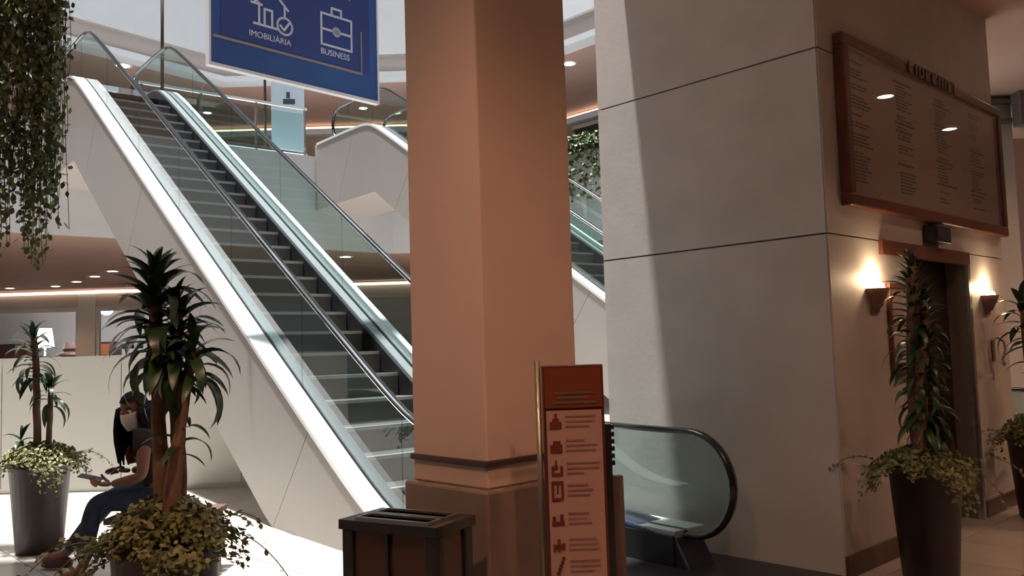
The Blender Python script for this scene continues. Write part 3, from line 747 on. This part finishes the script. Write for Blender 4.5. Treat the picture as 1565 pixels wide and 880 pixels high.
# greenery on the far gallery edge, right of the column
gt = at_y(888, 232, 18.9)
gp = thing('gallery_planter', 'leafy green planter spilling over the far gallery edge', 'planter', (gt.x, gt.y, FL2))
gp.rotation_euler.z = R(-42)
MB().box(-1.6, 1.6, -.02, .34, 0, .20).build('trough', 'pot_brown', gp)
for k in range(14):
    mb = MB(); x0 = -1.5 + 3.0 * k / 13
    for i in range(190):
        t = rng.random(); x = x0 + rng.uniform(-.16, .16)
        if t < .55: c = Vector((x, rng.uniform(-.1, .3), .18 + rng.uniform(0, .22)))
        else: c = Vector((x, -.06 - rng.uniform(0, .14), .2 - rng.random() ** 1.4 * 1.3))
        small_leaf(mb, c, rv(rng) + Vector((0, -1, .4)), rv(rng), rng.uniform(.07, .13), rng.uniform(.05, .08), rng.randrange(2))
    mb.build('shrub', ['leaf_mid', 'cover_leaf'], gp)

# ------------------------------------------------------------------ litter bin in front of the column
b0, b1, b2 = at_z(522, 793, .85), at_z(665, 806, .85), at_z(717, 793, .85)
d = b1 - b0; rz = math.atan2(d.y, d.x); bw_ = d.length; bd_ = .24
bn = thing('litter_bin', 'black and bronze litter bin with two slots, beside the column base', 'bin', (b0.x, b0.y, 0), rz)
MB().box(.012, bw_ - .012, .012, bd_ - .012, .03, .815).build('body', 'bin_bronze', bn)
MB().box(0, bw_, 0, bd_, 0, .04).build('plinth', 'bin_black', bn, bevel=.006)
for x, y in ((0, 0), (bw_ - .05, 0), (0, bd_ - .05), (bw_ - .05, bd_ - .05)):
    MB().box(x, x + .05, y, y + .05, .04, .815).build('corner_post', 'bin_black', bn, bevel=.006)
MB().box(bw_ * .48, bw_ * .48 + .012, -.002, .014, .04, .815).build('door_gap', 'bin_black', bn)
# lid made as a frame so that the two slots open onto a dark sheet
ld = MB(); y1_, y2_, y3_, y4_ = .028, .105, .130, .212
ld.box(-.008, bw_ + .008, -.008, y1_, .815, .85); ld.box(-.008, bw_ + .008, y2_, y3_, .815, .85); ld.box(-.008, bw_ + .008, y4_, bd_ + .008, .815, .85)
for a, b in ((y1_, y2_), (y3_, y4_)): ld.box(-.008, .05, a, b, .815, .85); ld.box(bw_ - .05, bw_ + .008, a, b, .815, .85)
ld.build('lid', 'bin_black', bn)
for a, b in ((y1_, y2_), (y3_, y4_)):
    rm = MB(); rm.box(.045, bw_ - .045, a - .006, a + .004, .85, .858); rm.box(.045, bw_ - .045, b - .004, b + .006, .85, .858)
    rm.box(.045, .055, a, b, .85, .858); rm.box(bw_ - .055, bw_ - .045, a, b, .85, .858); rm.build('slot_rim', 'steel', bn)
    MB().box(.05, bw_ - .05, a, b, 0.818, .821).build('slot_shade', 'shop_dark', bn)  # dark sheet stands in for the shade inside the bin

# ------------------------------------------------------------------ hygiene instruction totem
t0, t1 = at_y(829, 580, 3.18), at_y(922, 580, 3.20)
tt = thing('instruction_totem', 'narrow red-topped instruction totem with pictograms beside the column', 'totem sign', (t0.x, t0.y, 0), R(4))
tw = t1.x - t0.x; th_ = 1.39
MB().box(0, tw, .0, .05, .10, th_).build('body', 'totem_body', tt, bevel=.004)
MB().box(.010, tw - .012, -.004, 0, .14, th_ - .165).build('panel', 'totem_face', tt)
MB().box(.006, tw - .008, -.005, 0, th_ - .155, th_ - .01).build('header', 'totem_red', tt, label='red header band')
hd = MB(); hd.box(.045, tw - .04, -.007, -.005, th_ - .105, th_ - .098); hd.box(.05, tw - .06, -.007, -.005, th_ - .122, th_ - .115); hd.box(.035, tw - .03, -.007, -.005, th_ - .14, th_ - .132)
hd.build('header_lines', 'board_brown', tt)
icon_z = [1.185, 1.098, 1.016, .937, .836, .744, .667]
for k, z in enumerate(icon_z):
    m = MB(); x = .042
    def ib(x0, x1, z0, z1): m.box(x + x0, x + x1, -.007, -.004, z + z0, z + z1)
    if k == 0: ib(-.022, .022, -.025, .0); ib(-.012, .012, .0, .012); ib(-.004, .006, .012, .03)
    elif k == 1: ib(-.022, .022, -.025, .004); ib(-.012, .016, .004, .018)
    elif k == 2: ib(-.020, .022, -.025, -.015); ib(-.020, -.010, -.015, .01); ib(.012, .022, -.015, .01); ib(-.010, .004, .0, .012); ib(-.006, .0, .012, .03)
    elif k == 3: ib(-.022, -.013, -.035, .035); ib(.013, .022, -.035, .035); ib(-.013, .013, -.035, -.025); ib(-.013, .013, .025, .035); ib(-.003, .003, -.012, .02)
    elif k == 4: ib(-.024, .022, -.022, -.008); ib(-.022, -.010, -.008, .01); ib(.006, .018, -.008, .016)
    elif k == 5: ib(-.022, -.014, -.024, .004); ib(-.006, .004, -.024, .02); ib(.010, .022, -.016, .006); ib(-.014, .010, -.012, .0)
    else:
        for j in range(5): ib(-.012 + j * .005, .0 + j * .005, -.030 + j * .013, -.017 + j * .013)
    m.build('pictogram', 'totem_icon', tt)
    ln = MB(); rr_ = random.Random(k)
    for j in range(3): ln.box(.078, .078 + rr_.uniform(.06, .125), -.006, -.004, z + .016 - j * .018, z + .022 - j * .018)
    ln.build('text_lines', 'totem_text', tt)
MB().tube([(-.016, .02, 0.03), (-.016, .02, th_ + .02)], .011, 10).build('pole', 'totem_metal', tt)
MB().box(-.05, tw + .07, -.12, .20, 0, .03).build('base', 'bin_black', tt, bevel=.005)
MB().box(tw, tw + .022, .0, .05, .10, th_ - .22).build('side_bracket', 'bin_black', tt)
for k in range(6): MB().box(tw + .022, tw + .034, .005, .045, 1.02 + .026 * k, 1.036 + .026 * k).build('clip', 'bin_black', tt)
MB().box(tw + .024, tw + .066, .03, .07, .03, .975).build('side_board', 'board_brown', tt)

# ------------------------------------------------------------------ bench and seated person
bc = thing('bench', 'low brown bench under the seated person', 'bench', (-2.33, 6.0, 0))
for k in range(4): MB().box(-.40, .26, -.24 + k * .122, -.24 + k * .122 + .112, .385, .425).build('slat', 'bench_wood', bc, bevel=.006)
for x in (-.34, .14): MB().box(x, x + .08, -.22, .22, 0, .385).build('leg', 'bench_leg', bc)

def skin_mesh(name, chains, sub=2):
    """chains: lists of (x,y,z,r[,r2]); a chain starting with ('@', chain, idx) grows out of an earlier joint"""
    vs_, es_, rs_ = [], [], []; idx = []
    for ch in chains:
        ids = []
        for j, p in enumerate(ch):
            if p[0] == '@': ids.append(idx[p[1]][p[2]]); continue
            vs_.append(p[:3]); rs_.append((p[3], p[4] if len(p) > 4 else p[3])); ids.append(len(vs_) - 1)
        es_ += list(zip(ids[:-1], ids[1:])); idx.append(ids)
    me = bpy.data.meshes.new(name); me.from_pydata(vs_, es_, [])
    o = bpy.data.objects.new(name, me); COL.objects.link(o)
    o.modifiers.new('skin', 'SKIN').use_smooth_shade = True
    for i, r_ in enumerate(rs_):
        sv = me.skin_vertices[0].data[i]; sv.radius = r_; sv.use_root = (i == 0)
    ss_ = o.modifiers.new('sub', 'SUBSURF'); ss_.levels = sub; ss_.render_levels = sub
    bpy.context.view_layer.update()
    out = bpy.data.meshes.new_from_object(o.evaluated_get(bpy.context.evaluated_depsgraph_get()))
    bpy.data.objects.remove(o); out.name = name
    for p in out.polygons: p.use_smooth = True
    return out
O = Vector((-2.37, 5.95, 0))
pe = thing('person', 'person with long black hair and white face mask sitting and holding a phone', 'person', O)
def L(x, y, z, *r): return (x - O.x, y - O.y, z, *r)
hipL, hipR = (-2.40, 5.85, .53), (-2.40, 6.05, .53)
kneeL, kneeR = (-2.80, 5.80, .525), (-2.81, 6.10, .53)
ankL, ankR = (-2.865, 5.77, .10), (-3.21, 6.22, .11)
toeL, toeR = (-3.02, 5.75, .045), (-3.40, 6.27, .06)
pel, bel, che, nkb, nkt = (-2.42, 5.95, .54), (-2.455, 5.95, .70), (-2.495, 5.95, .88), (-2.535, 5.945, 1.00), (-2.555, 5.935, 1.055)
shL, shR = (-2.47, 5.79, .955), (-2.56, 6.10, .955)
elL, elR = (-2.44, 5.69, .705), (-2.52, 6.16, .72)
wrL, wrR = (-2.665, 5.735, .655), (-2.66, 6.02, .705)
hdc = Vector((-2.590, 5.915, 1.122))
body = skin_mesh('body', [
  [L(*pel, .12, .10), L(*bel, .115, .09), L(*che, .13, .095), L(*nkb, .055), L(*nkt, .045), L(-2.575, 5.93, 1.10, .06)],
  [('@', 0, 2), L(*shL, .055), L(*elL, .038), L(-2.56, 5.715, .675, .034), L(*wrL, .024)],
  [('@', 0, 2), L(*shR, .055), L(*elR, .038), L(-2.58, 6.08, .71, .034), L(*wrR, .024)],
  [('@', 0, 0), L(*hipL, .088), L(-2.62, 5.82, .545, .074), L(*kneeL, .054), L(-2.84, 5.785, .33, .050), L(*ankL, .033), L(*toeL, .030)],
  [('@', 0, 0), L(*hipR, .088), L(-2.62, 6.07, .545, .074), L(*kneeR, .054), L(-3.0, 6.16, .34, .050), L(*ankR, .033), L(*toeR, .030)]])
body.materials.append(MATS['skin']); link('body', body, pe)
# head: shaped ellipsoid looking down to the left and slightly to the viewer
face = Vector((-.30, -.92, -.25)).normalized(); upv = Vector((-.12, -.08, 1)).normalized(); upv = (upv - face * upv.dot(face)).normalized(); sdv = face.cross(upv)
def HP(f_, s_, u_): q = hdc + face * f_ + sdv * s_ + upv * u_; return (q.x - O.x, q.y - O.y, q.z)
def head_surface(scale, rings=18, seg=24, clip=None, back=1.0):
    v = []; f = []
    for i in range(rings + 1):
        ph = math.pi * i / rings; u_ = math.cos(ph) * .118
        for k in range(seg):
            an = 2 * math.pi * k / seg; ca, sa = math.cos(an), math.sin(an)
            rf, rs_ = .098, .076
            if u_ < 0: rs_ *= 1 - .35 * (-u_ / .118) ** 1.4; rf *= 1 - .10 * (-u_ / .118)
            f_ = math.sin(ph) ** .9 * ca * rf; s_ = math.sin(ph) ** .9 * sa * rs_
            if ca > .9 and -.035 < u_ < .03: f_ += .018 * (ca - .9) / .1 * (1 - abs(u_ + .012) / .04 if abs(u_ + .012) < .04 else 0)
            if ca < 0: f_ *= back
            v.append(HP(f_ * scale, s_ * scale, u_ * scale))
    for i in range(rings):
        for k in range(seg): f.append((i * seg + k, (i + 1) * seg + k, (i + 1) * seg + (k + 1) % seg, i * seg + (k + 1) % seg))
    return v, f
v, f = head_surface(1.0); hd_ = MB().add(v, f, 0, True).build('head', 'skin', pe)
for sd in (-1, 1):
    c = HP(.082, sd * .032, .012); MB().ball(c, .013).build('eye', 'eye_white', hd_)
    c = HP(.091, sd * .032, .010); MB().ball(c, .007).build('iris', 'eye_dark', hd_)
    br = MB().tube([HP(.089, sd * .016, .034), HP(.089, sd * .034, .040), HP(.080, sd * .052, .032)], .004, 6); br.build('eyebrow', 'hair', hd_)
    MB().ball(HP(-.005, sd * .078, -.005), (.012, .018, .030)).build('ear', 'skin', hd_)
# mask: shell over nose, mouth and chin with pleats and ear loops
mk = MB(); v = []; f = []; nr, ns = 10, 14
for i in range(nr + 1):
    t = i / nr; u_ = .004 - .120 * t
    for k in range(ns + 1):
        a = -1.0 + 2.0 * k / ns
        bulge = .016 * math.sin(math.pi * min(1, t * .9 + .1)) + .002 * (i % 2)
        taper = 1 - .30 * max(0, t - .55) / .45
        f_ = (.098 * math.cos(a * 1.0) + bulge + .010 * math.exp(-(a * 3) ** 2)) * (1 - .06 * t); s_ = .080 * math.sin(a) * taper
        v.append(HP(f_, s_, u_))
for i in range(nr):
    for k in range(ns): q = i * (ns + 1) + k; f.append((q, q + 1, q + ns + 2, q + ns + 1))
mko = mk.add(v, f, 0, True).build('face_mask', 'mask_white', pe)
so_ = mko.modifiers.new('thickness', 'SOLIDIFY'); so_.thickness = .003
for sd in (-1, 1):
    MB().tube([HP(.055, sd * .068, .0), HP(.02, sd * .079, .012), HP(-.012, sd * .082, .0), HP(.02, sd * .076, -.04), HP(.05, sd * .060, -.07)], .0018, 5).build('ear_loop', 'mask_white', mko)
# hair: cap open at the face, then a long fall over back and chest
v, f = head_surface(1.12, 20, 32, back=1.08)
keep = []
for q in f:
    c = sum((Vector(v[i]) for i in q), Vector()) / 4 + O - hdc
    ff, uu = c.dot(face), c.dot(upv)
    if ff > .030 and uu < .075: continue
    keep.append(q)
hr = MB().add(v, keep, 0, True)
rg = random.Random(9)
for k in range(46):
    an = R(62 + 236 * k / 45); q0 = hdc + face * (.10 * math.cos(an)) + sdv * (.086 * math.sin(an)) + upv * .03
    side = math.sin(an); ln_ = .36 + rg.uniform(-.04, .04)
    drop = Vector((.02 - .05 * max(0, math.cos(an)), side * -.0, -1))
    out_ = (face * math.cos(an) * .45 + sdv * math.sin(an) * .8)
    pts = [q0 + out_ * (.02 + .05 * math.sin(min(1, t * 1.3) * 2.0)) * .9 + Vector((.035 * t, 0, -ln_ * t)) - O for t in (0, .2, .4, .6, .8, 1)]
    hr.tube(pts, [.016, .019, .019, .017, .013, .006], 6)
hr.build('hair', 'hair', pe)
# clothes
sh = skin_mesh('shirt', [
  [L(-2.42, 5.95, .50, .135, .118), L(*bel, .130, .108), L(*che, .146, .112), L(-2.525, 5.947, .975, .075)],
  [('@', 0, 2), L(*shL, .068), L(-2.455, 5.745, .84, .060)],
  [('@', 0, 2), L(*shR, .068), L(-2.54, 6.13, .85, .060)]])
sh.materials.append(MATS['shirt']); sho = link('shirt', sh, pe)
pm = MB(); v = []; f = []
for i in range(7):
    for k in range(7):
        y_ = 5.86 + .02 * k; z_ = .76 + .02 * i
        v.append(L(-2.612 - .012 * math.sin(math.pi * i / 6) - .012 * math.sin(math.pi * k / 6) + .0 * z_, y_, z_)[:3])
for i in range(6):
    for k in range(6): f.append((i * 7 + k, i * 7 + k + 1, i * 7 + k + 8, i * 7 + k + 7))
po = pm.add(v, f, 0, True).build('shirt_print', 'shirt_print', sho); po.modifiers.new('thickness', 'SOLIDIFY').thickness = .006
je = skin_mesh('jeans', [
  [L(-2.42, 5.95, .52, .125, .108), L(-2.44, 5.95, .61, .118, .098)],
  [('@', 0, 0), L(*hipL, .100), L(-2.62, 5.82, .545, .086), L(*kneeL, .066), L(-2.84, 5.785, .33, .062), L(-2.862, 5.771, .13, .048)],
  [('@', 0, 0), L(*hipR, .100), L(-2.62, 6.07, .545, .086), L(*kneeR, .066), L(-3.0, 6.16, .34, .062), L(-3.19, 6.214, .135, .048)]])
je.materials.append(MATS['denim']); link('jeans', je, pe)
for ank, toe in ((ankL, toeL), (ankR, toeR)):
    a, t = Vector(ank), Vector(toe); hl = a + (a - t) * .28; hl.z = .045
    m = skin_mesh('shoe', [[L(hl.x, hl.y, .042, .036, .038), L(a.x, a.y, .055, .042, .045), L((a.x + t.x) / 2, (a.y + t.y) / 2, .045, .044, .038), L(t.x, t.y, .034, .040, .028)]])
    m.materials.append(MATS['shoe']); link('shoe', m, pe)
# hands: palm with four curled fingers and a thumb
def hand(wr, fw_, palm_n, thumb_dir, curl):
    wr, fw_, n_, td = Vector(wr), Vector(fw_).normalized(), Vector(palm_n).normalized(), Vector(thumb_dir).normalized()
    across = td
    ch = [[(*(wr - O), .024, .018), (*(wr + fw_ * .04 - O), .034, .018), (*(wr + fw_ * .085 - O), .036, .016)]]
    for k, ln in enumerate((.072, .080, .074, .058)):
        off_ = across * (.027 - .018 * k); b = wr + fw_ * .085 + off_; q = [b]
        dv = fw_.copy()
        for sgm in range(3):
            dv = (dv + n_ * curl * (.5 + .3 * sgm)).normalized(); q.append(q[-1] + dv * ln / 3)
        ch.append([(*(p - O), .0095 - .0012 * j) for j, p in enumerate(q)])
    b = wr + fw_ * .03 + across * .030; q = [b, b + (across * .6 + fw_ * .8) * .032, b + (across * .35 + fw_ + n_ * .4) * .052, b + (across * .1 + fw_ + n_ * .7) * .068]
    ch.append([(*(p - O), .011 - .001 * j) for j, p in enumerate(q)])
    mb = MB()
    for c in ch:
        m = skin_mesh('h', [c], 2)
        mb.add([v_.co[:] for v_ in m.vertices], [tuple(p.vertices) for p in m.polygons], 0, True); bpy.data.meshes.remove(m)
    return mb.build('hand', 'skin', pe)
hand(wrL, (-1, .12, .02), (.1, .15, 1), (0, .95, .35), .42)
hand(wrR, (-.95, -.35, .10), (-.1, -.4, -.9), (0, -.8, .6), .30)
ph = thing('mobile_phone', 'dark mobile phone held in the seated person\'s hands', 'phone', (-2.83, 5.80, .69), R(8))
MB().box(-.075, .075, -.036, .036, 0, .009).build('body', 'phone', ph, bevel=.003); MB().box(-.070, .070, -.032, .032, .009, .0095).build('screen', 'eye_dark', ph)
ph.rotation_euler = (R(8), R(14), R(8))

# ------------------------------------------------------------------ goods in the far shop
ct = thing('display_counter', 'low white display counter behind the shop window', 'counter', (0, YF + 1.2, 0))
cx0, cx1 = at_y(-40, 500, YF + 1.2).x, at_y(232, 500, YF + 1.2).x
MB().box(cx0, cx1, 0, .7, 0, 1.62).build('body', 'partition_white', ct); MB().box(cx0 - .05, cx1 + .05, -.06, .76, 1.62, 1.68).build('top', 'fascia_white', ct)
def good(name, label, cat, px, wd, h, m, kind):
    p = at_y(px, 520, YF + 1.5); e = thing(name, label, cat, (p.x, YF + 1.5, 1.68))
    if kind == 'box': MB().box(-wd / 2, wd / 2, -.2, .2, 0, h).build('carton', m, e, bevel=.02); MB().box(-wd / 2 - .01, wd / 2 + .01, -.21, .21, h, h + .05).build('lid', 'dark_moulding', e)
    elif kind == 'bag':
        MB().prism_x([(-.12, 0), (.12, 0), (.07, h * .7), (-.07, h * .7)], -wd / 2, wd / 2).build('body', m, e, bevel=.02)
        MB().tube([(-wd * .3, 0, h * .68), (-wd * .25, 0, h * .9), (0, 0, h), (wd * .25, 0, h * .9), (wd * .3, 0, h * .68)], .02, 6).build('handle', 'dark_moulding', e)
    elif kind == 'hat':
        MB().lathe([(.001, h), (wd * .22, h * .95), (wd * .27, h * .35), (wd * .5, h * .2), (wd * .5, h * .12), (wd * .25, .0)], 18).build('crown', m, e)
        MB().lathe([(wd * .28, h * .36), (wd * .275, h * .55)], 18).build('band', 'dark_moulding', e)
    elif kind == 'lampshade':
        MB().lathe([(wd * .2, 0), (wd * .2, .04), (.03, .06), (.03, h * .4)], 14).build('stand', 'steel', e); MB().lathe([(wd * .5, h * .35), (wd * .36, h)], 18).build('shade', 'lamp_cool', e)
    elif kind == 'shoe':
        MB().prism_x([(-.1, 0), (.1, 0), (.1, .12), (-.1, .12)], -wd / 2, wd / 2).build('sole', m, e)
        MB().add([(-wd / 2, -.1, .12), (wd / 2, -.1, .12), (wd / 2, .1, .12), (-wd / 2, .1, .12), (wd * .1, -.07, h), (wd / 2, -.07, h * .9), (wd / 2, .07, h * .9), (wd * .1, .07, h)], [(0, 1, 5, 4), (1, 2, 6, 5), (2, 3, 7, 6), (3, 0, 4, 7), (4, 5, 6, 7)]).build('upper', m, e, bevel=.02)
    return e
good('lidded_box', 'red lidded box at the left end of the shop counter', 'box', 8, .9, .42, 'red_goods', 'box')
good('handbag', 'dark red handbag beside the red box on the shop counter', 'handbag', 43, .44, .55, 'red_goods', 'bag')
good('table_lamp', 'glowing white table lamp on the shop counter', 'lamp', 69, .55, .95, 'lamp_cool', 'lampshade')
good('hat', 'dusky pink hat right of the glowing table lamp', 'hat', 106, .75, .48, 'pink_goods', 'hat')
good('lidded_box', 'orange lidded box behind the shop window right of the white post', 'box', 164, .42, .40, 'orange_card', 'box')
for k, (px, lb) in enumerate(((184, 'dark shoe nearest the orange box on the shop counter'), (198, 'middle dark shoe of three on the shop counter'), (212, 'dark shoe at the right end of the shop counter'))):
    good('shoe', lb, 'shoe', px, .24, .34 + .05 * k, 'dark_goods', 'shoe')
good('handbag', 'dark handbag just right of the white post in the shop', 'handbag', 149.5, .14, .5, 'dark_goods', 'bag')
p = at_y(163, 471, YF + 1.2)
gl = thing('globe_lamp', 'round white globe lamp hanging in the shop window', 'lamp', (p.x, p.y, p.z - .2))
MB().ball((0, 0, .2), .22, 16, 12).build('globe', 'lamp_cool', gl); MB().tube([(0, 0, .4), (0, 0, SOFF2 - p.z + .2)], .015, 6).build('cord', 'dark_moulding', gl)
point('shop_lamp', (p.x, p.y - .3, p.z - .3), 60, (.95, .97, 1), .2)

# ------------------------------------------------------------------ right edge: bracketed box on the corridor pier
bp_ = at_y(1556, 155, 10.1)
e = thing('wall_cabinet', 'grey bracketed box high on the corridor pier at the right edge', 'wall box', (bp_.x, 10.2, bp_.z - .32))
MB().box(-.10, .30, -.30, -.12, 0, .66).build('box', 'grey_metal', e, bevel=.01)
for z in (.10, .33, .56): MB().box(-.42, .30, -.12, 0, z - .02, z + .02).build('bracket_bar', 'grey_metal', e)
